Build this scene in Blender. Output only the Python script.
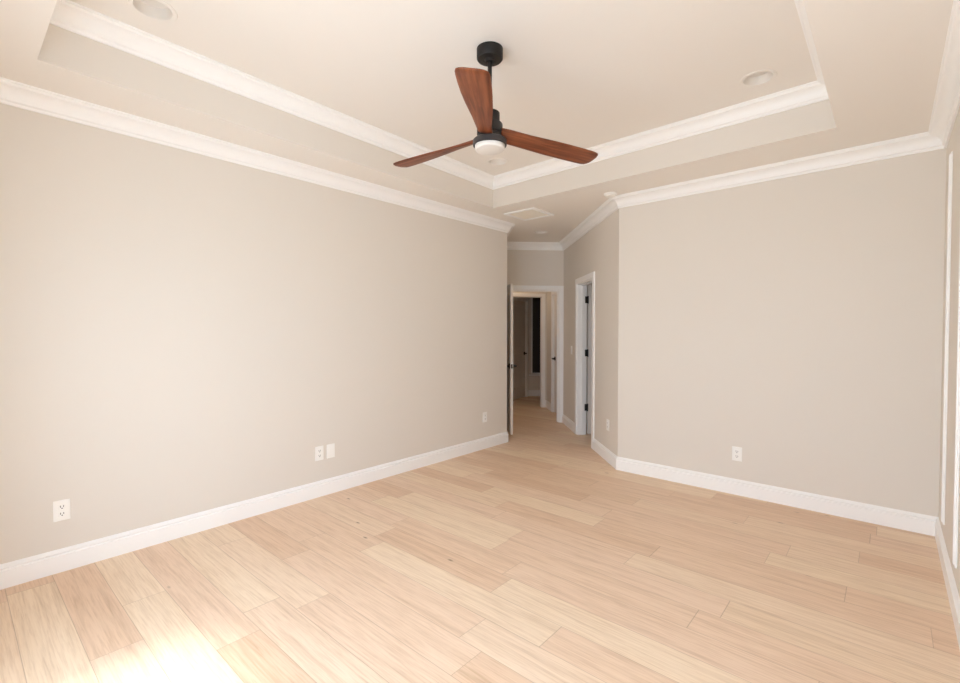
import bpy, bmesh, math
from mathutils import Matrix, Vector

for o in list(bpy.data.objects):
    bpy.data.objects.remove(o)
SC = bpy.context.scene
COL = SC.collection
S2 = 2 ** -0.5
R = math.radians

# ------------------------------------------------------------------ camera
cam_d = bpy.data.cameras.new('camera')
cam_d.sensor_width = 36.0
cam_d.lens = 468.0 / 960.0 * 36.0
cam_d.clip_start = 0.02
cam = bpy.data.objects.new('camera', cam_d)
cam.location = (0, 0, 1.4)
cam.rotation_euler = (R(90 - 1.28), 0, R(41.2))
COL.objects.link(cam)
SC.camera = cam

# ------------------------------------------------------------------ daylight, exposure
SKY_UP, SKY_DOWN = 7.6, 6.8
w = bpy.data.worlds.new('daylight')
SC.world = w
w.use_nodes = True
nt = w.node_tree
nt.nodes.clear()
wo = nt.nodes.new('ShaderNodeOutputWorld')
bg = nt.nodes.new('ShaderNodeBackground')
tc = nt.nodes.new('ShaderNodeTexCoord')
sx = nt.nodes.new('ShaderNodeSeparateXYZ')
mr = nt.nodes.new('ShaderNodeMapRange')
mr.inputs[1].default_value = -0.06
mr.inputs[2].default_value = 0.06
mx = nt.nodes.new('ShaderNodeMix')
mx.data_type = 'RGBA'
mx.inputs[6].default_value = (SKY_DOWN * 0.86, SKY_DOWN * 1.0, SKY_DOWN * 1.14, 1)   # made-up bright ground outside, added to lift the ceiling
mx.inputs[7].default_value = (SKY_UP * 0.81, SKY_UP * 1.0, SKY_UP * 1.23, 1)       # hazy sky
nt.links.new(tc.outputs['Generated'], sx.inputs[0])
nt.links.new(sx.outputs[2], mr.inputs[0])
nt.links.new(mr.outputs[0], mx.inputs[0])
nt.links.new(mx.outputs[2], bg.inputs[0])
nt.links.new(bg.outputs[0], wo.inputs[0])

sun_d = bpy.data.lights.new('sun', 'SUN')
sun_d.energy = 4.6
sun_d.angle = R(11)
sun_d.color = (1.0, 0.99, 0.98)
sun = bpy.data.objects.new('sun', sun_d)
sun.rotation_euler = Vector((0.05, 0.55, -1.0)).to_track_quat('-Z', 'Y').to_euler()
sun.location = (-2, -4, 6)
COL.objects.link(sun)

def portal(name, x0, x1, z0, z1, right=False):
    d = bpy.data.lights.new(name, 'AREA')
    d.shape = 'RECTANGLE'
    d.size, d.size_y = x1 - x0, z1 - z0
    d.cycles.is_portal = True
    o = bpy.data.objects.new(name, d)
    o.location = (0.42, (x0 + x1) / 2, (z0 + z1) / 2) if right else ((x0 + x1) / 2, -0.40, (z0 + z1) / 2)
    o.rotation_euler = Vector((-1, 0, 0) if right else (0, 1, 0)).to_track_quat('-Z', 'Z').to_euler()
    COL.objects.link(o)

WIN = [(-2.50, -1.82, 0.25, 2.05), (-1.45, -0.20, 0.20, 2.35)]                       # in the wall behind the camera, second added to brighten the back wall (x range, z range)
WINR_ADDED = [(0.14, 0.62, 0.35, 2.05)]  # unseen, added in the right wall to light the left wall (y range, z range)
for q in WIN:
    portal('window_daylight', *q)
for q in WINR_ADDED:
    portal('window_daylight', *q, right=True)

SC.view_settings.view_transform = 'Standard'
SC.view_settings.look = 'None'
SC.view_settings.exposure = 0.06
SC.view_settings.gamma = 1.0
SC.view_settings.use_curve_mapping = False
try:
    SC.cycles.max_bounces = 16
    SC.cycles.diffuse_bounces = 10
    SC.cycles.glossy_bounces = 4
    SC.cycles.transparent_max_bounces = 8
    SC.cycles.caustics_reflective = False
    SC.cycles.sample_clamp_indirect = 8
except Exception:
    pass

# ------------------------------------------------------------------ materials
def srgb(r, g, b):
    f = lambda c: (c / 255 / 12.92) if c / 255 <= 0.04045 else ((c / 255 + 0.055) / 1.055) ** 2.4
    return (f(r), f(g), f(b), 1)

def mat(name, col, rough=0.5, metal=0.0, noise=0.0, scale=40.0, bump=0.0, spec=0.5, coat=0.0):
    m = bpy.data.materials.new(name)
    m.use_nodes = True
    t = m.node_tree
    b = t.nodes['Principled BSDF']
    b.inputs['Roughness'].default_value = rough
    b.inputs['Metallic'].default_value = metal
    b.inputs['Specular IOR Level'].default_value = spec
    b.inputs['Coat Weight'].default_value = coat
    c = t.nodes.new('ShaderNodeTexCoord')
    n = t.nodes.new('ShaderNodeTexNoise')
    n.inputs['Scale'].default_value = scale
    n.inputs['Detail'].default_value = 4
    t.links.new(c.outputs['Object'], n.inputs['Vector'])
    x = t.nodes.new('ShaderNodeMix')
    x.data_type = 'RGBA'
    k = 1 - noise
    x.inputs[6].default_value = (col[0] * k, col[1] * k, col[2] * k, 1)
    x.inputs[7].default_value = (min(1, col[0] * (1 + noise)), min(1, col[1] * (1 + noise)), min(1, col[2] * (1 + noise)), 1)
    t.links.new(n.outputs['Fac'], x.inputs[0])
    t.links.new(x.outputs[2], b.inputs['Base Color'])
    if bump:
        bp = t.nodes.new('ShaderNodeBump')
        bp.inputs['Strength'].default_value = bump
        bp.inputs['Distance'].default_value = 0.002
        t.links.new(n.outputs['Fac'], bp.inputs['Height'])
        t.links.new(bp.outputs[0], b.inputs['Normal'])
    return m

M_WALL = mat('greige_wall_paint', srgb(226, 219, 209), 0.6, noise=0.008, scale=180, bump=0.05, spec=0.3)
M_CEIL = mat('ceiling_paint', srgb(240, 235, 228), 0.8, noise=0.006, scale=160, bump=0.05, spec=0.2)
M_TRIM = mat('white_trim_paint', srgb(249, 248, 246), 0.35, noise=0.004, scale=60, spec=0.4)
M_DOOR = mat('door_paint', srgb(232, 226, 218), 0.4, noise=0.006, scale=50, spec=0.4)
M_PLATE = mat('white_plastic', srgb(247, 245, 240), 0.3, noise=0.003, scale=50)
M_SLOT = mat('dark_slot', srgb(70, 62, 58), 0.6, noise=0.02)
M_BLACK = mat('matte_black_metal', srgb(34, 30, 28), 0.45, metal=0.3, noise=0.05, scale=90)
M_RING = mat('dark_grey_metal', srgb(62, 58, 58), 0.4, metal=0.3, noise=0.04, scale=90)
M_LENS = mat('frosted_lens', srgb(224, 219, 212), 0.4, noise=0.004, scale=40)
M_BAFF = mat('white_baffle', srgb(232, 226, 218), 0.5, noise=0.01, scale=90)
M_VENT = mat('cream_filter_grille', srgb(242, 236, 224), 0.6, noise=0.02, scale=90)
M_DARKP = mat('dark_window_shade', srgb(50, 44, 38), 0.5, noise=0.15, scale=6)

def glass_mat():
    m = bpy.data.materials.new('clear_window_glass')
    m.use_nodes = True
    t = m.node_tree
    t.nodes.clear()
    o = t.nodes.new('ShaderNodeOutputMaterial')
    a = t.nodes.new('ShaderNodeBsdfTransparent')
    g = t.nodes.new('ShaderNodeBsdfGlossy')
    g.inputs['Roughness'].default_value = 0.02
    f = t.nodes.new('ShaderNodeFresnel')
    f.inputs[0].default_value = 1.45
    x = t.nodes.new('ShaderNodeMixShader')
    gm = t.nodes.new('ShaderNodeNewGeometry')
    iv = t.nodes.new('ShaderNodeMath')
    iv.operation = 'SUBTRACT'
    iv.inputs[0].default_value = 1.0
    ml = t.nodes.new('ShaderNodeMath')
    ml.operation = 'MULTIPLY'
    t.links.new(gm.outputs['Backfacing'], iv.inputs[1])
    t.links.new(iv.outputs[0], ml.inputs[0])
    t.links.new(f.outputs[0], ml.inputs[1])
    t.links.new(ml.outputs[0], x.inputs[0])
    t.links.new(a.outputs[0], x.inputs[1])
    t.links.new(g.outputs[0], x.inputs[2])
    t.links.new(x.outputs[0], o.inputs[0])
    return m
M_GLASS = glass_mat()

def plank_mat():
    m = bpy.data.materials.new('white_oak_planks')
    m.use_nodes = True
    t = m.node_tree
    L = t.links.new
    b = t.nodes['Principled BSDF']
    def val(x, sock):
        if isinstance(x, (int, float)):
            sock.default_value = x
        else:
            L(x, sock)
    def mth(op, a, c=0.0, d=None):
        n = t.nodes.new('ShaderNodeMath')
        n.operation = op
        val(a, n.inputs[0]); val(c, n.inputs[1])
        if d is not None:
            val(d, n.inputs[2])
        return n.outputs[0]
    def comb(x, y, z):
        n = t.nodes.new('ShaderNodeCombineXYZ')
        val(x, n.inputs[0]); val(y, n.inputs[1]); val(z, n.inputs[2])
        return n.outputs[0]
    def white(v):
        n = t.nodes.new('ShaderNodeTexWhiteNoise')
        n.noise_dimensions = '3D'
        L(v, n.inputs['Vector'])
        return n.outputs['Value'], n.outputs['Color']
    def noise(v, sc, det=4, rough=0.55, dist=0.0):
        n = t.nodes.new('ShaderNodeTexNoise')
        n.inputs['Scale'].default_value = sc
        n.inputs['Detail'].default_value = det
        n.inputs['Roughness'].default_value = rough
        n.inputs['Distortion'].default_value = dist
        L(v, n.inputs['Vector'])
        return n.outputs['Fac']
    def ramp(x, *st):
        n = t.nodes.new('ShaderNodeValToRGB')
        e = n.color_ramp.elements
        while len(e) < len(st):
            e.new(0.5)
        for q, (p, c) in zip(e, st):
            q.position = p
            q.color = c
        L(x, n.inputs[0])
        return n.outputs[0]
    def mixc(fac, a, c, mode='MIX'):
        n = t.nodes.new('ShaderNodeMix')
        n.data_type = 'RGBA'
        n.blend_type = mode
        val(fac, n.inputs[0])
        for q, k in ((a, 6), (c, 7)):
            if isinstance(q, tuple):
                n.inputs[k].default_value = q
            else:
                L(q, n.inputs[k])
        return n.outputs[2]
    tcd = t.nodes.new('ShaderNodeTexCoord')
    sep = t.nodes.new('ShaderNodeSeparateXYZ')
    L(tcd.outputs['Object'], sep.inputs[0])
    X, Y = sep.outputs[0], sep.outputs[1]
    W_, LN = 0.19, 1.25
    ry = mth('DIVIDE', Y, W_)
    row = mth('FLOOR', ry)
    fy = mth('FRACT', ry)
    rv, _ = white(comb(row, 3.7, 1.3))
    rx = mth('ADD', mth('DIVIDE', X, LN), mth('MULTIPLY', rv, 7.31))
    rx = mth('ADD', rx, mth('MULTIPLY', mth('SINE', mth('ADD', mth('MULTIPLY', rx, 3.1), mth('MULTIPLY', rv, 40))), 0.09))
    pk = mth('FLOOR', rx)
    fx = mth('FRACT', rx)
    pv, pc = white(comb(row, pk, 9.1))
    ps = t.nodes.new('ShaderNodeSeparateXYZ')
    L(pc, ps.inputs[0])
    off = mth('MULTIPLY', pv, 53.0)
    gv = comb(mth('ADD', mth('MULTIPLY', X, 0.75), off), mth('ADD', mth('MULTIPLY', Y, 17.0), mth('MULTIPLY', ps.outputs[1], 31)), off)
    g1 = noise(gv, 1.6, 6, 0.6, 0.8)
    g2 = noise(gv, 7.0, 4, 0.6, 0.3)
    base = ramp(pv, (0.0, srgb(231, 200, 171)), (0.3, srgb(238, 210, 183)), (0.6, srgb(240, 213, 188)), (0.85, srgb(245, 223, 196)), (1.0, srgb(232, 202, 174)))
    c = mixc(0.8, base, ramp(g1, (0.3, srgb(232, 225, 216)), (0.5, srgb(249, 246, 242)), (0.72, srgb(255, 255, 255))), 'MULTIPLY')
    c = mixc(0.5, c, ramp(g2, (0.32, srgb(222, 211, 199)), (0.55, srgb(255, 255, 255))), 'MULTIPLY')
    # knots and mineral streaks
    vo = t.nodes.new('ShaderNodeTexVoronoi')
    vo.inputs['Scale'].default_value = 1.0
    L(comb(mth('ADD', mth('MULTIPLY', X, 2.1), off), mth('ADD', mth('MULTIPLY', Y, 5.2), off), 0.0), vo.inputs['Vector'])
    kd = vo.outputs['Distance']
    kr = t.nodes.new('ShaderNodeSeparateXYZ')
    L(vo.outputs['Color'], kr.inputs[0])
    kon = mth('GREATER_THAN', kr.outputs[0], 0.42)
    kn = mth('MULTIPLY', mth('SUBTRACT', 1.0, mth('SMOOTH_MIN', mth('DIVIDE', kd, 0.06), 1.0, 0.15)), kon)
    kn = mth('MULTIPLY', kn, mth('ADD', 0.35, mth('MULTIPLY', g2, 0.9)))
    c = mixc(mth('MINIMUM', mth('MULTIPLY', kn, 1.2), 0.85), c, srgb(128, 96, 70))
    # seams
    ey = mth('MULTIPLY', mth('MINIMUM', fy, mth('SUBTRACT', 1.0, fy)), W_)
    ex = mth('MULTIPLY', mth('MINIMUM', fx, mth('SUBTRACT', 1.0, fx)), LN)
    e = mth('MINIMUM', ey, ex)
    seam = mth('SUBTRACT', 1.0, mth('MINIMUM', mth('DIVIDE', e, 0.0022), 1.0))
    c = mixc(mth('MULTIPLY', seam, 0.6), c, srgb(150, 118, 88))
    L(c, b.inputs['Base Color'])
    L(mth('ADD', 0.38, mth('MULTIPLY', g1, 0.14)), b.inputs['Roughness'])
    b.inputs['Specular IOR Level'].default_value = 0.35
    bp = t.nodes.new('ShaderNodeBump')
    bp.inputs['Strength'].default_value = 0.25
    bp.inputs['Distance'].default_value = 0.001
    L(mth('SUBTRACT', mth('MULTIPLY', g2, 0.3), seam), bp.inputs['Height'])
    L(bp.outputs[0], b.inputs['Normal'])
    return m
M_FLOOR = plank_mat()

def walnut_mat():
    m = bpy.data.materials.new('walnut_blade')
    m.use_nodes = True
    t = m.node_tree
    b = t.nodes['Principled BSDF']
    c = t.nodes.new('ShaderNodeTexCoord')
    mp = t.nodes.new('ShaderNodeMapping')
    mp.inputs['Scale'].default_value = (2.2, 34, 34)
    n = t.nodes.new('ShaderNodeTexNoise')
    n.inputs['Scale'].default_value = 1.5
    n.inputs['Detail'].default_value = 7
    n.inputs['Distortion'].default_value = 0.7
    r = t.nodes.new('ShaderNodeValToRGB')
    e = r.color_ramp.elements
    e.new(0.5)
    for q, (p, col) in zip(e, ((0.3, srgb(88, 44, 25)), (0.5, srgb(120, 64, 38)), (0.72, srgb(144, 85, 54)))):
        q.position = p
        q.color = col
    t.links.new(c.outputs['Object'], mp.inputs[0])
    t.links.new(mp.outputs[0], n.inputs['Vector'])
    t.links.new(n.outputs['Fac'], r.inputs[0])
    t.links.new(r.outputs[0], b.inputs['Base Color'])
    b.inputs['Roughness'].default_value = 0.42
    b.inputs['Specular IOR Level'].default_value = 0.4
    return m
M_WOOD = walnut_mat()

# ------------------------------------------------------------------ helpers
def uv(u, v, z=0.0):
    """hall axes (u runs down the diagonal hall, v to its right) -> world"""
    return Vector(((v - u) * S2, (u + v) * S2, z))

def tag(o, label=None, cat=None, group=None, kind=None):
    if label: o['label'] = label
    if cat: o['category'] = cat
    if group: o['group'] = group
    if kind: o['kind'] = kind
    return o

def struct(o, label, cat):
    return tag(o, label, cat, kind='structure')

def empty(name, M):
    o = bpy.data.objects.new(name, None)
    o.empty_display_size = 0.05
    COL.objects.link(o)
    o.matrix_world = M
    return o

class MB:
    def __init__(self):
        self.bm = bmesh.new()
    def _add(self, verts, M=None):
        if M is not None:
            bmesh.ops.transform(self.bm, matrix=M, verts=verts)
        return verts
    def box(self, x0, x1, y0, y1, z0, z1, bev=0.0, seg=2, M=None):
        r = bmesh.ops.create_cube(self.bm, size=1.0)
        vs = r['verts']
        bmesh.ops.scale(self.bm, vec=(abs(x1 - x0), abs(y1 - y0), abs(z1 - z0)), verts=vs)
        bmesh.ops.translate(self.bm, vec=((x0 + x1) / 2, (y0 + y1) / 2, (z0 + z1) / 2), verts=vs)
        if bev:
            es = list({e for v in vs for e in v.link_edges})
            q = bmesh.ops.bevel(self.bm, geom=es, offset=bev, segments=seg, affect='EDGES', profile=0.5)
            vs = list({v for f in q['faces'] for v in f.verts} | {v for v in vs if v.is_valid})
        return self._add(vs, M)
    def lathe(self, prof, seg=40, M=None):
        """prof: (r, z) pairs; r == 0 closes to a point"""
        rings = []
        for r, z in prof:
            if r <= 1e-6:
                rings.append([self.bm.verts.new((0, 0, z))])
            else:
                rings.append([self.bm.verts.new((r * math.cos(2 * math.pi * i / seg), r * math.sin(2 * math.pi * i / seg), z)) for i in range(seg)])
        for a, b in zip(rings, rings[1:]):
            for i in range(seg):
                j = (i + 1) % seg
                q = [a[i % len(a)], a[j % len(a)], b[j % len(b)], b[i % len(b)]]
                u = []
                for v in q:
                    if v not in u:
                        u.append(v)
                if len(u) > 2:
                    self.bm.faces.new(u)
        return self._add([v for r in rings for v in r], M)
    def loft(self, rings, cap=True):
        vr = [[self.bm.verts.new(p) for p in r] for r in rings]
        n = len(vr[0])
        for a, b in zip(vr, vr[1:]):
            for i in range(n):
                j = (i + 1) % n
                self.bm.faces.new((a[i], a[j], b[j], b[i]))
        if cap:
            self.bm.faces.new(list(reversed(vr[0])))
            self.bm.faces.new(vr[-1])
    def build(self, name, m, parent=None, smooth=None, M=None):
        bmesh.ops.recalc_face_normals(self.bm, faces=self.bm.faces)
        me = bpy.data.meshes.new(name)
        self.bm.to_mesh(me)
        self.bm.free()
        if smooth is not None:
            me.polygons.foreach_set('use_smooth', [True] * len(me.polygons))
            me.set_sharp_from_angle(angle=R(smooth))
        me.materials.append(m)
        o = bpy.data.objects.new(name, me)
        COL.objects.link(o)
        if parent is not None:
            o.parent = parent
        if M is not None:
            o.matrix_local = M
        return o

def wall_frame(p0, p1):
    """x along the wall p0 -> p1, y to its LEFT, z up"""
    d = (Vector(p1).to_2d() - Vector(p0).to_2d()).normalized()
    return Matrix(((d.x, -d.y, 0, p0[0]), (d.y, d.x, 0, p0[1]), (0, 0, 1, 0), (0, 0, 0, 1)))

def wall(name, p0, p1, t, z0, z1, label, holes=(), m=None):
    """a wall with its room face on the line p0-p1, t thick to the left, rectangular openings"""
    L = (Vector(p1).to_2d() - Vector(p0).to_2d()).length
    xs = sorted({0, L} | {h[0] for h in holes} | {h[1] for h in holes})
    zs = sorted({z0, z1} | {h[2] for h in holes} | {h[3] for h in holes})
    b = MB()
    V = {}
    def v(x, z):
        if (x, z) not in V:
            V[(x, z)] = b.bm.verts.new((x, 0, z))
        return V[(x, z)]
    fs = []
    for x0, x1 in zip(xs, xs[1:]):
        for a0, a1 in zip(zs, zs[1:]):
            cx, cz = (x0 + x1) / 2, (a0 + a1) / 2
            if any(h[0] < cx < h[1] and h[2] < cz < h[3] for h in holes):
                continue
            fs.append(b.bm.faces.new((v(x0, a0), v(x1, a0), v(x1, a1), v(x0, a1))))
    r = bmesh.ops.extrude_face_region(b.bm, geom=fs)
    bmesh.ops.translate(b.bm, vec=(0, t, 0), verts=[q for q in r['geom'] if isinstance(q, bmesh.types.BMVert)])
    o = b.build(name, m or M_WALL, M=wall_frame(p0, p1))
    return struct(o, label, 'wall')

def sweep(path, prof, names, m, closed=False, skip=()):
    """moulding along path with the room on its RIGHT; prof = closed (d, z) polygon; one mesh per segment, mitred"""
    P = [Vector(p).to_2d() for p in path]
    n = len(P)
    ns = n if closed else n - 1
    D = [(P[(i + 1) % n] - P[i]).normalized() for i in range(ns)]
    N = [Vector((d.y, -d.x)) for d in D]
    def mit(i):
        if closed:
            a, b = N[(i - 1) % n], N[i % n]
        else:
            a = N[i - 1] if i > 0 else N[0]
            b = N[i] if i < ns else N[-1]
        return (a + b) / (1 + a.dot(b))
    out = []
    for i in range(ns):
        if i in skip:
            continue
        nm, lb, cat = names[i]
        b = MB()
        rings = []
        for k in (i, i + 1):
            q = mit(k % n if closed else k)
            p = P[k % n]
            rings.append([(p.x + q.x * d, p.y + q.y * d, z) for d, z in prof])
        b.loft(rings)
        out.append(struct(b.build(nm, m, smooth=35), lb, cat))
    return out

def casing(name, p0, p1, x0, x1, zt, label, side=-1, wdt=0.07, th=0.018, m=None, sides=(True, True)):
    """door casing on the room face (side = -1: room is to the right of p0->p1)"""
    b = MB()
    y0, y1 = (0, side * th)
    y0, y1 = min(y0, y1), max(y0, y1)
    if sides[0]:
        b.box(x0 - wdt, x0, y0, y1, 0, zt + wdt, 0.003)
    if sides[1]:
        b.box(x1, x1 + wdt, y0, y1, 0, zt + wdt, 0.003)
    b.box(x0, x1, y0, y1, zt, zt + wdt, 0.003)
    o = b.build(name, m or M_TRIM, M=wall_frame(p0, p1))
    return struct(o, label, 'door trim')

def jamb(name, p0, p1, x0, x1, zt, t, label, stop=None):
    """flat lining of an opening through a wall t thick; stop = y range of the door stop strip"""
    b = MB()
    k = 0.015
    b.box(x0, x0 + k, 0, t, 0, zt)
    b.box(x1 - k, x1, 0, t, 0, zt)
    b.box(x0 + k, x1 - k, 0, t, zt - k, zt)
    if stop:
        s0, s1 = stop
        b.box(x0 + k, x0 + k + 0.01, s0, s1, 0, zt - k)
        b.box(x1 - k - 0.01, x1 - k, s0, s1, 0, zt - k)
        b.box(x0 + k, x1 - k, s0, s1, zt - k - 0.01, zt - k)
    o = b.build(name, M_TRIM, M=wall_frame(p0, p1))
    return struct(o, label, 'door trim')

def slab_mesh(wd, h, t):
    """two panel door, hinge edge at x = 0, thickness 0..t in y"""
    b = MB()
    xs = [0, 0.115, wd - 0.115, wd]
    zs = [0, 0.22, 0.92, 1.06, h - 0.12, h]
    V = {}
    for side, y in ((0, 0.0), (1, t)):
        for i, x in enumerate(xs):
            for k, z in enumerate(zs):
                V[side, i, k] = b.bm.verts.new((x, y, z))
    pan = []
    for side in (0, 1):
        for i in range(3):
            for k in range(5):
                f = b.bm.faces.new([V[side, i, k], V[side, i + 1, k], V[side, i + 1, k + 1], V[side, i, k + 1]])
                if i == 1 and k in (1, 3):
                    pan.append((side, f))
    for i in range(3):
        for k in (0, 5):
            b.bm.faces.new([V[0, i, k], V[0, i + 1, k], V[1, i + 1, k], V[1, i, k]])
    for k in range(5):
        for i in (0, 3):
            b.bm.faces.new([V[0, i, k], V[0, i, k + 1], V[1, i, k + 1], V[1, i, k]])
    bmesh.ops.recalc_face_normals(b.bm, faces=b.bm.faces)
    for side, f in pan:
        r = bmesh.ops.inset_region(b.bm, faces=[f], thickness=0.018, depth=-0.009)
        bmesh.ops.inset_region(b.bm, faces=[f], thickness=0.03, depth=0.004)
    return b

def door(name, M, wd, label, h=2.015, t=0.035, levers=((0, -1), (1, 1)), hinges=(), zl=0.93, hinge_y=0.0, lift=0.012, leaf=False):
    """M puts the hinge-side bottom corner; levers = (face, direction)"""
    d = slab_mesh(wd, h, t).build(name, M_DOOR, M=M @ Matrix.Translation((0, 0, lift)))
    struct(d, label, 'door')
    zl -= lift
    for face, sg in levers:
        y = 0 if face == 0 else t
        b = MB()
        F = Matrix.Translation((wd - 0.065, y, zl)) @ Matrix.Rotation(R(-90 * sg), 4, 'X')
        b.lathe([(0, 0), (0.034, 0), (0.034, 0.008), (0.030, 0.013), (0.013, 0.014), (0.013, 0.052), (0.0, 0.052)], 28, F)
        yc = y + sg * 0.050
        b.box(wd - 0.185, wd - 0.050, yc - 0.010, yc + 0.010, zl - 0.012, zl + 0.012, 0.006)
        h_ = b.build('door_handle', M_BLACK, d, smooth=40)
        tag(h_, 'black lever handle')
    b = MB()
    b.box(wd - 0.001, wd + 0.0015, t / 2 - 0.011, t / 2 + 0.011, zl - 0.028, zl + 0.028)
    tag(b.build('latch_plate', M_BLACK, d), 'black latch plate')
    for z in hinges:
        b = MB()
        z -= lift
        b.box(-0.0035, 0.0015, -0.010, t - 0.002, z - 0.045, z + 0.045, 0.0015)
        b.lathe([(0, -0.05), (0.009, -0.05), (0.009, 0.05), (0, 0.05)], 16, Matrix.Translation((-0.004, hinge_y, z)))
        if leaf:
            b.box(-0.042, -0.004, 0.0005, 0.0035, z - 0.045, z + 0.045)
        tag(b.build('hinge', M_BLACK, d, smooth=40), 'black hinge')
    return d

# ------------------------------------------------------------------ the room shell
ZL, ZU = 2.73, 3.033                       # lower and tray ceiling
XL, XR, YN = -3.615, 0.268, -0.25
A = Vector((-2.050, 4.452, 0))            # outside corner of back wall and diagonal wall
YBR = 4.434                               # the back wall at the right wall
TRAY = [(-3.162, 0.319), (-0.282, 0.319), (-0.282, 3.860), (-3.254, 3.928)]
VF, UF = 1.745, 7.05                      # right end of the wall that closes the hall
VA = (A.x + A.y) * S2
UA = (A.y - A.x) * S2
def vr(u):
    return VA + (u - UA) * (VF - VA) / (UF - UA)
T = 0.12
E_ = Vector((XL, 4.645, 0))               # end of the left wall
VL = (E_.x + E_.y) * S2
UE = (E_.y - E_.x) * S2

b = MB()
b.box(-9.5, 1.0, -0.6, 10.5, -0.08, 0)
struct(b.build('floor', M_FLOOR), 'pale oak plank floor running through room and hall', 'floor')

CANS = [(-2.83, 0.72, ZU), (-0.665, 3.487, ZU), (-2.866, 3.534, ZU), (-3.545, 5.293, ZL)]
CAN_R = 0.088
def filled(b, outer, holes, z):
    es = []
    for loop in [outer] + holes:
        vs = [b.bm.verts.new((x, y, z)) for x, y in loop]
        es += [b.bm.edges.new((vs[i], vs[(i + 1) % len(vs)])) for i in range(len(vs))]
    bmesh.ops.triangle_fill(b.bm, edges=es, use_beauty=True, use_dissolve=False)
def circ(x, y, r, n=40):
    return [(x + r * math.cos(2 * math.pi * i / n), y + r * math.sin(2 * math.pi * i / n)) for i in range(n)]
tray = TRAY
b = MB()
filled(b, [(-9.5, -0.6), (1.0, -0.6), (1.0, 10.5), (-9.5, 10.5)], [tray] + [circ(x, y, CAN_R) for x, y, z in CANS if z == ZL], ZL)
filled(b, tray, [circ(x, y, CAN_R) for x, y, z in CANS if z == ZU], ZU)
ceil = struct(b.build('ceiling', M_CEIL), 'white ceiling with a raised rectangular tray', 'ceiling')
b = MB()
vs = [[b.bm.verts.new((x, y, z)) for x, y in tray] for z in (ZL, ZU)]
for i in range(4):
    j = (i + 1) % 4
    b.bm.faces.new((vs[0][i], vs[0][j], vs[1][j], vs[1][i]))
tag(b.build('tray_sides', M_WALL, ceil), 'beige vertical sides of the tray')

wall('wall_left', (XL, YN), (XL, E_.y), T, 0, ZL, 'long plain greige wall on the left')
wall('wall_hall_left', E_, uv(UF, VL), T, 0, ZL, 'short wall hidden round the end of the left wall')
fd0, fd1 = 0.77 - VL, 1.686 - VL           # far door opening along the end wall
wall('wall_hall_end', uv(UF, VL), uv(UF, VF), T, 0, ZL, 'narrow wall at the end of the diagonal hall', [(fd0, fd1, 0, 2.03)])
s0, s1 = UF - 6.205, UF - 5.475
wall('wall_diagonal', uv(UF, VF), A, T, 0, ZL, 'diagonal wall with a side door right of the hall', [(s0, s1, 0, 2.03)])
wall('wall_back', A, (XR + T, YBR - 0.0009), T, 0, ZL, 'plain greige back wall on the right')
wall('wall_right', (XR, YBR), (XR, YN - T), T, 0, ZL, 'right wall seen edge-on at the frame edge', [(YBR - q[1], YBR - q[0], q[2], q[3]) for q in WINR_ADDED])
LN_ = XR - XL
wall('wall_near', (XR, YN), (XL - T, YN), T, 0, ZL, 'wall with two unseen windows, one added, behind the camera', [(XR - q[1], XR - q[0], q[2], q[3]) for q in WIN])

def window(name, p0, p1, x0, x1, z0, z1, label):
    """p0 -> p1 with the room on the right; the wall thickness lies at y > 0"""
    Fw = wall_frame(p0, p1)
    b = MB()
    for a in ((x0, x0 + 0.05, z0, z1), (x1 - 0.05, x1, z0, z1), (x0 + 0.05, x1 - 0.05, z0, z0 + 0.05), (x0 + 0.05, x1 - 0.05, z1 - 0.05, z1)):
        b.box(a[0], a[1], 0.02, T - 0.02, a[2], a[3], 0.003)
    b.box(x0 + 0.05, x1 - 0.05, 0.04, T - 0.04, (z0 + z1) / 2 - 0.02, (z0 + z1) / 2 + 0.02, 0.003)
    wn = struct(b.build(name, M_TRIM, M=Fw), label, 'window')
    b = MB()
    b.box(x0 + 0.045, x1 - 0.045, 0.057, 0.063, z0 + 0.045, z1 - 0.045)
    b.build('pane', M_GLASS, wn)
    b = MB()
    b.box(x0 - 0.07, x0, -0.018, 0, z0, z1 + 0.07, 0.003)
    b.box(x1, x1 + 0.07, -0.018, 0, z0, z1 + 0.07, 0.003)
    b.box(x0, x1, -0.018, 0, z1, z1 + 0.07, 0.003)
    b.box(x0 - 0.07, x1 + 0.07, -0.03, 0, z0 - 0.025, z0, 0.003)
    b.build('window_casing', M_TRIM, wn)
for i, q in enumerate(WIN):
    window('window_%d' % (i + 1), (XR, YN), (XL - T, YN), XR - q[1], XR - q[0], q[2], q[3], ('window behind the camera towards the left wall', 'added unseen window behind the camera towards the right wall')[i])
for q in WINR_ADDED:
    window('window_3', (XR, YBR), (XR, YN - T), YBR - q[1], YBR - q[0], q[2], q[3], 'added unseen right wall window beside the camera, lighting the left wall')

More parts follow.
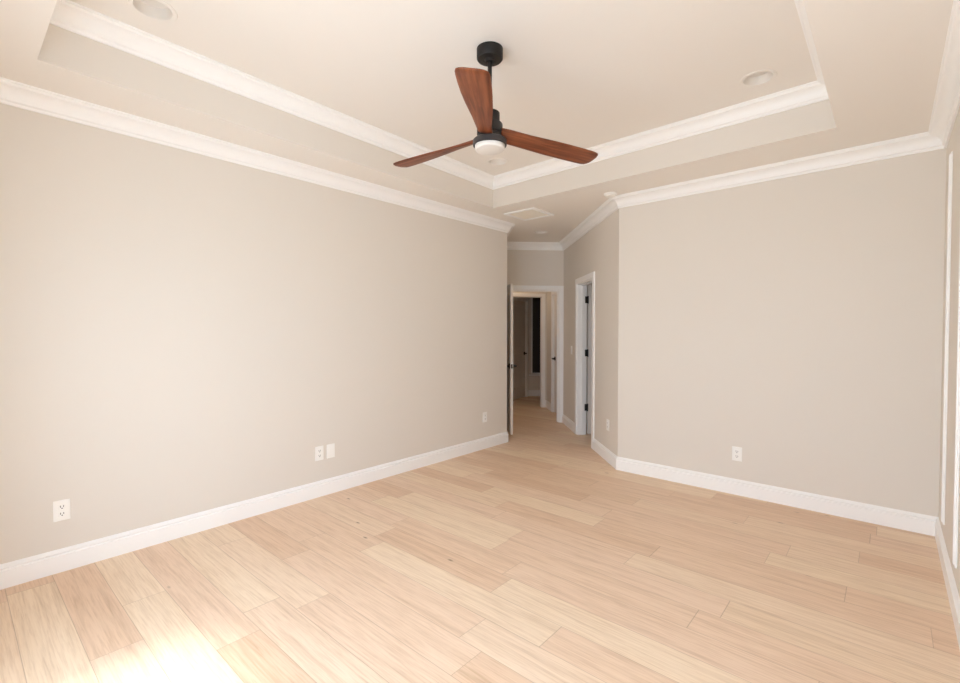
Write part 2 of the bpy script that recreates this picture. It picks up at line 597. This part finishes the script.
# corridor and rooms beyond the doors
CV, U2 = 1.785, 8.46
wall('wall_corridor_right', uv(U2, CV), uv(UF + T, CV), T, 0, ZL, 'corridor wall with a closed door beyond the hall doorway', [(U2 - 7.97, U2 - 7.215, 0, 2.03)])
wall('wall_corridor_left', uv(UF + T, 0.45), uv(U2, 0.45), T, 0, ZL, 'hidden left wall of the corridor')
wall('wall_corridor_front', uv(UF + T, VL), uv(UF + T, 0.33), T, 0, ZL, 'hidden return of the corridor wall')
wall('wall_corridor_end', uv(U2, 0.33), uv(U2, CV + T), T, 0, ZL, 'wall with a doorway at the end of the corridor', [(0.95 - 0.33, 1.703 - 0.33, 0, 2.03)])
UB = 9.95
w0, w1 = uv(U2 + T, 0.93), uv(UB, 1.70)
wdv = (w1 - w0).to_2d().length
wall('wall_far_angled', w0, w1, T, 0, ZL, 'angled dim wall holding the farthest door', [(wdv - 0.94, wdv - 0.12, 0, 2.03)])
wall('wall_far_light_block', w0 + (w1 - w0).normalized().cross(Vector((0, 0, -1))) * 0.45, w1 + (w1 - w0).normalized().cross(Vector((0, 0, -1))) * 0.45, 0.05, 0, ZL, 'added unseen wall blocking light behind the farthest door')  # added to stop light leaking under the farthest door
wall('wall_far_end', w1, uv(UB, 2.7), T, 0, ZL, 'farthest wall with a dark window', [(1.765 - 1.70, 2.45 - 1.70, 0.47, 2.2)])
wall('wall_far_right', uv(UB, 2.6), uv(U2 + T, 2.6), T, 0, ZL, 'hidden right wall of the farthest room')
wall('wall_far_front', uv(U2 + T, 2.6), uv(U2 + T, CV + T), 0.1, 0, ZL, 'hidden front wall of the farthest room')
VC = VF + T
wall('wall_closet_back', uv(6.95, 3.1), uv(3.25, 3.1), T, 0, ZL, 'wall inside the room behind the side door')
wall('wall_closet_end', uv(6.95, VC), uv(6.95, 3.1), T, 0, ZL, 'end wall of the room behind the side door')

for nm, q0, q1, lb in (('wall_light_block_left', (-9.4, -0.4), (-9.4, 10.4), 'added unseen light-blocking wall on the far left'), ('wall_light_block_back', (-9.4, 10.4), (0.9, 10.4), 'added unseen light-blocking wall far behind the hall'),
                       ('wall_light_block_right', (0.9, 10.4), (0.9, YBR), 'added unseen light-blocking wall right of the side room'), ('wall_light_block_corner', (0.9, YBR + T), (XR + T, YBR + T), 'added unseen light-blocking return at the right corner'),
                       ('wall_light_block_near', (XL - T, YN - T), (-9.4, YN - T), 'added unseen light-blocking wall left of the camera')):
    wall(nm, q0, q1, 0.1, 0, ZL, lb)  # unseen outer walls added to keep outside light out of the voids

# mouldings: crown, baseboard
def crown(z):
    pr = [(0, z - 0.105), (0.012, z - 0.105), (0.014, z - 0.092), (0.020, z - 0.088)]
    for i in range(7):
        a = i / 6 * math.pi / 2
        pr.append((0.024 + 0.056 * (1 - math.cos(a)), z - 0.084 + 0.060 * math.sin(a)))
    pr += [(0.084, z - 0.020), (0.086, z - 0.012), (0.095, z - 0.010), (0.095, z), (0, z)]
    return pr
room = [(XL, YN), (XL, E_.y), uv(UF, VL), uv(UF, VF), A, (XR, YBR), (XR, YN)]
cn = ['along the top of the left wall', 'round the hidden end of the left wall', 'above the far hall doorway', 'along the diagonal wall', 'along the top of the back wall', 'along the top of the right wall', 'along the wall behind the camera']
sweep(room, crown(ZL - 0.0005), [('trim_%d' % (i + 1), 'white crown moulding ' + q, 'crown moulding') for i, q in enumerate(cn)], M_TRIM, closed=True)
tn = ['tray edge by the left wall', 'tray edge by the back wall', 'tray edge by the right wall', 'tray edge nearest the camera']
sweep([TRAY[0], TRAY[3], TRAY[2], TRAY[1]], crown(ZU - 0.0005), [('trim_%d' % (i + 8), 'white crown moulding inside the ' + q, 'crown moulding') for i, q in enumerate(tn)], M_TRIM, closed=True)
BASE = [(0, 0.0005), (0.017, 0.0005), (0.017, 0.098), (0.011, 0.102), (0.011, 0.107), (0.0145, 0.111), (0.0145, 0.116), (0.009, 0.121), (0.005, 0.130), (0, 0.133)]
CW = 0.07
bn = [('baseboard_diagonal', 'white baseboard along the diagonal wall by the outside corner', 'baseboard'), ('baseboard_back', 'white baseboard along the back wall', 'baseboard'),
      ('baseboard_right', 'white baseboard along the right wall', 'baseboard'), ('baseboard_near', 'white baseboard behind the camera', 'baseboard'),
      ('baseboard_left', 'white baseboard along the long left wall', 'baseboard'), ('baseboard_hall_left', 'white baseboard hidden round the left wall end', 'baseboard')]
sweep([uv(5.475 - CW, vr(5.475 - CW)), A, (XR, YBR), (XR, YN), (XL, YN), (XL, E_.y), uv(UF - 0.02, VL)], BASE, bn, M_TRIM)
sweep([uv(UF - 0.02, vr(UF - 0.02)), uv(6.205 + CW, vr(6.205 + CW))], BASE, [('baseboard_hall_right', 'white baseboard between far doorway and side door', 'baseboard')], M_TRIM)
sweep([uv(U2, 1.703 + 0.052), uv(U2, CV), uv(7.97 + CW, CV)], BASE, [('baseboard_corridor_end', 'short baseboard at the corridor end', 'baseboard'), ('baseboard_corridor_right', 'short baseboard by the corridor door', 'baseboard')], M_TRIM)
sweep([w1, uv(UB, 2.6)], BASE, [('baseboard_far', 'baseboard under the farthest dark window', 'baseboard')], M_TRIM)

# door linings and casings
pe0, pe1 = uv(UF, VL), uv(UF, VF)
casing('trim_12', pe0, pe1, fd0, fd1, 2.03, 'white casing round the far hall doorway', wdt=0.058, sides=(False, True))
jamb('trim_13', pe0, pe1, fd0, fd1, 2.03, T, 'white lining of the far hall doorway', (0.045, 0.07))
b = MB()
b.box(0, fd0, -0.018, 0, 0, 2.088, 0.003)
struct(b.build('trim_22', M_TRIM, M=wall_frame(pe0, pe1)), 'hidden left casing of the far hall doorway', 'door trim')
pd0, pd1 = uv(UF, VF), A
casing('trim_14', pd0, pd1, s0, s1, 2.03, 'white casing round the side door in the diagonal wall')
jamb('trim_15', pd0, pd1, s0, s1, 2.03, T, 'white lining of the side doorway', (0.05, 0.078))
pc0, pc1 = uv(U2, CV), uv(UF + T, CV)
casing('trim_16', pc0, pc1, U2 - 7.97, U2 - 7.215, 2.03, 'casing round the corridor door', sides=(True, True), wdt=0.044)
jamb('trim_17', pc0, pc1, U2 - 7.97, U2 - 7.215, 2.03, T, 'lining of the corridor door')
p20, p21 = uv(U2, 0.33), uv(U2, CV + T)
casing('trim_18', p20, p21, 0.62, 1.373, 2.03, 'casing round the doorway at the corridor end', wdt=0.052)
jamb('trim_19', p20, p21, 0.62, 1.373, 2.03, T, 'lining of the doorway at the corridor end')
casing('trim_20', w0, w1, wdv - 0.94, wdv - 0.12, 2.03, 'casing round the farthest door')
jamb('trim_21', w0, w1, wdv - 0.94, wdv - 0.12, 2.03, T, 'lining of the farthest door')

# doors
def placed(u, v, du, dv):
    o = uv(u, v)
    d = (uv(u + du, v + dv) - o).normalized()
    return Matrix(((d.x, -d.y, 0, o.x), (d.y, d.x, 0, o.y), (0, 0, 1, 0), (0, 0, 0, 1)))
# far hall door, swung open towards the camera (x runs hinge -> free edge, y to the left of that = -v side)
door('door_3', placed(7.022, 0.787, -0.862, 0.030), 0.845, 'white hall door standing open edge-on at the far doorway', hinges=(0.3, 1.05, 1.82), hinge_y=0.0)
# side door, swung 90 degrees into the room behind, hinged on the far jamb
door('door_4', placed(6.186, 1.868, 0.0, 1.0), 0.695, 'pale side door opened inwards with three black hinges', hinges=(0.37, 1.105, 1.82), hinge_y=-0.004, leaf=True)
# corridor door, closed
o_ = placed(7.234, CV + 0.062, 1, 0)
door('door_5', o_, 0.718, 'closed corridor door with black lever beyond the far doorway', levers=((0, -1),) if False else ((1, 1),))
# farthest door, closed
F = wall_frame(w0, w1)
door('door_6', F @ Matrix.Translation((wdv - 0.92, 0.02, 0)), 0.782, 'dim farthest door seen through two doorways', levers=((0, -1),), lift=0.02)
# dark window
b = MB()
F2 = wall_frame(w1, uv(UB, 2.7))
a0, a1, z0, z1 = 1.765 - 1.70, 2.45 - 1.70, 0.47, 2.2
for q in ((a0, a0 + 0.03, z0, z1), (a1 - 0.03, a1, z0, z1), (a0 + 0.03, a1 - 0.03, z0, z0 + 0.03), (a0 + 0.03, a1 - 0.03, z1 - 0.03, z1)):
    b.box(q[0], q[1], 0.02, 0.1, q[2], q[3], 0.002)
b.box(a0 - 0.05, a1 + 0.05, -0.03, 0.02, z0 - 0.03, z0, 0.003)
wn = struct(b.build('window_4', M_TRIM, M=F2), 'tall dark window in the farthest room', 'window')
b = MB()
b.box(a0 + 0.025, a1 - 0.025, 0.05, 0.06, z0 + 0.025, z1 - 0.025)
tag(b.build('shade', M_DARKP, wn), 'dark drawn shade')

# battens on the right wall
for i, (ya, yb, lb) in enumerate(((3.965, 4.035, 'white vertical trim strip on right wall beside the back corner'), (3.275, 3.335, 'white vertical trim strip on right wall nearer the camera'))):
    b = MB()
    b.box(XR - 0.009, XR, ya, yb, 0.225, 2.47, 0.003, 3)
    b.box(XR - 0.015, XR - 0.008, ya + 0.014, yb - 0.014, 0.236, 2.46, 0.003, 3)
    struct(b.build('trim_%d' % (23 + i), M_TRIM), lb, 'wall trim')

# ------------------------------------------------------------------ ceiling fan
FX, FY, ZB = -1.768, 2.106, 2.508
fan = tag(empty('ceiling_fan', Matrix.Translation((FX, FY, ZU))), 'black ceiling fan with three carved walnut blades hanging from the tray', 'ceiling fan')
def fl(z): return z - ZU
b = MB()
b.lathe([(0, -0.0005), (0.076, -0.0005), (0.076, -0.054), (0.071, -0.061), (0.03, -0.063), (0.026, -0.077), (0, -0.077)], 48)
tag(b.build('canopy', M_BLACK, fan, smooth=40), 'black cylindrical canopy')
b = MB()
b.lathe([(0, -0.07), (0.0125, -0.07), (0.0125, fl(2.66)), (0, fl(2.66))], 24)
b.build('downrod', M_BLACK, fan, smooth=40)
b = MB()
b.lathe([(0, fl(2.668)), (0.054, fl(2.668)), (0.058, fl(2.664)), (0.058, fl(2.606)), (0.072, fl(2.602)), (0.075, fl(2.597)), (0.075, fl(2.545)), (0.070, fl(2.54)), (0.070, fl(2.51)), (0, fl(2.51))], 48)
tag(b.build('motor_housing', M_BLACK, fan, smooth=40), 'stepped black motor housing')
b = MB()
b.lathe([(0, fl(2.511)), (0.094, fl(2.511)), (0.098, fl(2.507)), (0.098, fl(2.479)), (0.091, fl(2.475)), (0.088, fl(2.479)), (0, fl(2.484))], 56)
tag(b.build('light_ring', M_RING, fan, smooth=40), 'dark grey ring')
b = MB()
pr = [(0, fl(2.482)), (0.087, fl(2.482))]
for i in range(9):
    a = i / 8 * math.pi / 2
    pr.append((0.087 - 0.012 * (1 - math.cos(a)) if i < 8 else 0.074, fl(2.463) - 0.012 * math.sin(a)))
pr += [(0.05, fl(2.448)), (0, fl(2.446))]
b.lathe(pr, 56)
tag(b.build('light_diffuser', M_LENS, fan, smooth=40), 'frosted white diffuser')

def blade_mesh():
    # r, cw edge y, ccw edge y, pitch (cw edge raised), rise
    st = [(0.045, -0.044, 0.044, 24), (0.10, -0.048, 0.046, 22), (0.16, -0.051, 0.048, 19), (0.23, -0.055, 0.053, 16),
          (0.31, -0.063, 0.059, 13), (0.40, -0.071, 0.065, 10.5), (0.50, -0.077, 0.069, 8.5), (0.60, -0.080, 0.071, 7),
          (0.67, -0.080, 0.071, 6.5), (0.705, -0.078, 0.069, 6), (0.727, -0.072, 0.063, 6), (0.739, -0.060, 0.051, 6), (0.744, -0.045, 0.037, 6)]
    st = [(r, a * 1.06 - 0.028, c * 1.06 - 0.028, p, 0.008 - 0.020 * max(0, (r - 0.08) / 0.66)) for r, a, c, p in st]
    b = MB()
    rings = []
    N = 20
    for i, (r, y0, y1, p, dz) in enumerate(st):
        th = 0.013 if r > 0.3 else 0.013 + (0.3 - r) / 0.25 * 0.016
        if r > 0.735: th = 0.008
        c, hw = (y0 + y1) / 2, (y1 - y0) / 2
        ring = []
        for k in range(N):
            a = 2 * math.pi * k / N
            ca, sa = math.cos(a), math.sin(a)
            yy = c + hw * math.copysign(abs(ca) ** 0.55, ca)
            zz = th / 2 * math.copysign(abs(sa) ** 0.8, sa)
            q = R(p)
            ring.append((r, yy * math.cos(q) + zz * math.sin(q), -yy * math.sin(q) + zz * math.cos(q) + dz + (yy ** 2) * 0.6))
        rings.append(ring)
    b.loft(rings)
    return b
bl = blade_mesh().build('blade', M_WOOD, fan, smooth=50)
for i, ang in enumerate((-53.5, 69.0, 188.0)):
    o = bl if i == 0 else bl.copy()
    if i:
        COL.objects.link(o)
    o.parent = fan
    o.matrix_local = Matrix.Translation((0, 0, ZB + 0.012 - ZU)) @ Matrix.Rotation(R(ang), 4, 'Z')
    tag(o, ('walnut blade pointing towards the camera', 'walnut blade pointing to the back wall', 'walnut blade pointing to the left wall')[i])

# ------------------------------------------------------------------ recessed lights, vent, smoke detector
can_lb = ['round recessed ceiling light at the near left end of the tray', 'round recessed ceiling light at the right end of the tray',
          'round recessed ceiling light just beyond the fan', 'round recessed ceiling light in the hall ceiling behind the vent']
for (x, y, z), lb in zip(CANS, can_lb):
    e = tag(empty('recessed_light', Matrix.Translation((x, y, z))), lb, 'ceiling light', 'recessed ceiling lights')
    b = MB()
    b.lathe([(CAN_R - 0.006, 0.0), (0.104, 0.0), (0.1055, -0.003), (0.102, -0.006), (CAN_R - 0.004, -0.004), (CAN_R - 0.006, 0.0)], 48)
    b.build('trim_ring', M_CEIL, e, smooth=40)
    b = MB()
    b.lathe([(CAN_R - 0.005, -0.003), (0.074, 0.035), (0.072, 0.05), (0.0735, 0.05), (0.076, 0.035), (CAN_R - 0.001, 0.0), (CAN_R - 0.005, -0.003)], 48)
    b.build('baffle', M_BAFF, e, smooth=50)
    b = MB()
    b.lathe([(0, 0.043), (0.056, 0.045), (0.074, 0.048), (0.074, 0.060), (0, 0.060)], 48)
    b.build('lens', M_LENS, e, smooth=40)

e = tag(empty('added_ceiling_light', Matrix.Translation((*uv(7.95, 0.95).to_2d(), ZL))), 'added unseen round flush ceiling light in the corridor beyond the far doorway', 'ceiling light')
b = MB()
b.lathe([(0, 0), (0.11, 0), (0.11, -0.02), (0.10, -0.03), (0, -0.03)], 40)
b.build('base', M_PLATE, e, smooth=40)
b = MB()
b.lathe([(0, -0.03), (0.095, -0.03), (0.09, -0.06), (0.06, -0.08), (0, -0.085)], 40)
b.build('lamp_shade', M_LENS, e, smooth=60)
ld = bpy.data.lights.new('corridor_fill_lamp', 'SPOT')  # unseen lamp and fixture added to warm and brighten the corridor
ld.energy = 11
ld.color = (1.0, 0.78, 0.58)
ld.spot_size = R(165)
ld.spot_blend = 0.6
ld.shadow_soft_size = 0.07
lo = bpy.data.objects.new('corridor_fill_lamp', ld)
lo.location = (0, 0, -0.16)
lo.parent = e
COL.objects.link(lo)

v = tag(empty('ceiling_vent', Matrix.Translation((-3.10, 4.385, ZL))), 'square return air vent with cream grille in hall ceiling', 'vent')
b = MB()
h0, h1 = 0.205, 0.165
for q in ((-h0, h0, h1, h0), (-h0, h0, -h0, -h1), (-h0, -h1, -h1, h1), (h1, h0, -h1, h1)):
    b.box(q[0], q[1], q[2], q[3], -0.014, 0, 0.003)
b.build('vent_frame', M_TRIM, v)
b = MB()
b.box(-h1, h1, -h1, h1, -0.003, -0.0005)
for i in range(15):
    x = -h1 + 0.022 * (i + 0.5)
    b.box(-0.001, 0.001, -h1, h1, -0.010, 0.0, M=Matrix.Translation((x, 0, -0.003)) @ Matrix.Rotation(R(35), 4, 'Y'))
tag(b.build('grille', M_VENT, v), 'cream louvred grille')

sd = tag(empty('smoke_detector', Matrix.Translation((-2.055, 4.265, ZL))), 'small round white smoke detector on ceiling by the wall corner', 'smoke detector')
b = MB()
b.lathe([(0, 0), (0.062, 0), (0.062, -0.010), (0.055, -0.012), (0, -0.012)], 40)
b.build('mounting_base', M_PLATE, sd, smooth=40)
b = MB()
b.lathe([(0.0, -0.012), (0.050, -0.012), (0.052, -0.016), (0.050, -0.024), (0.042, -0.029), (0.015, -0.031), (0, -0.031)], 40)
b.build('cover', M_PLATE, sd, smooth=40)

# ------------------------------------------------------------------ wall plates
def plate_frame(p, n):
    """origin on the wall, y out of the wall, x along it, z up"""
    n = Vector(n).normalized()
    x = Vector((n.y, -n.x, 0))
    return Matrix(((x.x, n.x, 0, p[0]), (x.y, n.y, 0, p[1]), (0, 0, 1, p[2]), (0, 0, 0, 1)))
def outlet(p, n, label):
    e = tag(empty('wall_outlet', plate_frame(p, n)), label, 'outlet', 'duplex wall outlets')
    b = MB()
    b.box(-0.038, 0.038, 0, 0.006, -0.060, 0.060, 0.003, 3)
    b.build('cover_plate', M_PLATE, e)
    for z in (-0.0205, 0.0205):
        b = MB()
        b.box(-0.017, 0.017, 0.005, 0.009, z - 0.0145, z + 0.0145, 0.002)
        rc = b.build('receptacle', M_PLATE, e)
        b = MB()
        b.box(-0.0085, -0.0055, 0.0085, 0.0094, z - 0.002, z + 0.009)
        b.box(0.0055, 0.0085, 0.0085, 0.0094, z - 0.002, z + 0.009)
        b.box(-0.003, 0.003, 0.0085, 0.0094, z - 0.010, z - 0.005)
        tag(b.build('slots', M_SLOT, rc), 'dark plug slots')
outlet((XL, 0.430, 0.357), (1, 0, 0), 'white duplex outlet low on the left wall, nearest the camera')
outlet((XL, 2.065, 0.367), (1, 0, 0), 'white duplex outlet on the left wall beside a blank plate')
outlet((XL, 4.215, 0.375), (1, 0, 0), 'white outlet at the far end of the left wall, near the hall')
outlet((-0.967, 4.4434, 0.350), (0, -1, 0), 'white duplex outlet low on the back wall')
outlet((*uv(4.90, vr(4.90)).to_2d(), 0.392), (-0.6946, -0.7194, 0), 'white outlet on the diagonal wall by the outside corner')
e = tag(empty('wall_plate', plate_frame((XL, 2.172, 0.367), (1, 0, 0))), 'blank white wall plate beside the middle outlet on left wall', 'wall plate')
b = MB()
b.box(-0.038, 0.038, 0, 0.006, -0.060, 0.060, 0.003, 3)
b.build('cover_plate', M_PLATE, e)
b = MB()
b.box(-0.0165, 0.0165, 0.005, 0.0075, -0.033, 0.033, 0.001)
b.build('insert', M_PLATE, e)
e = tag(empty('light_switch', plate_frame((*uv(6.52, vr(6.52)).to_2d(), 1.13), (-0.6946, -0.7194, 0))), 'white light switch on diagonal wall left of the side door', 'light switch')
b = MB()
b.box(-0.037, 0.037, 0, 0.006, -0.060, 0.060, 0.003, 3)
b.build('cover_plate', M_PLATE, e)
b = MB()
b.box(-0.0165, 0.0165, 0.005, 0.010, -0.033, 0.033, 0.002)
b.build('rocker', M_PLATE, e)
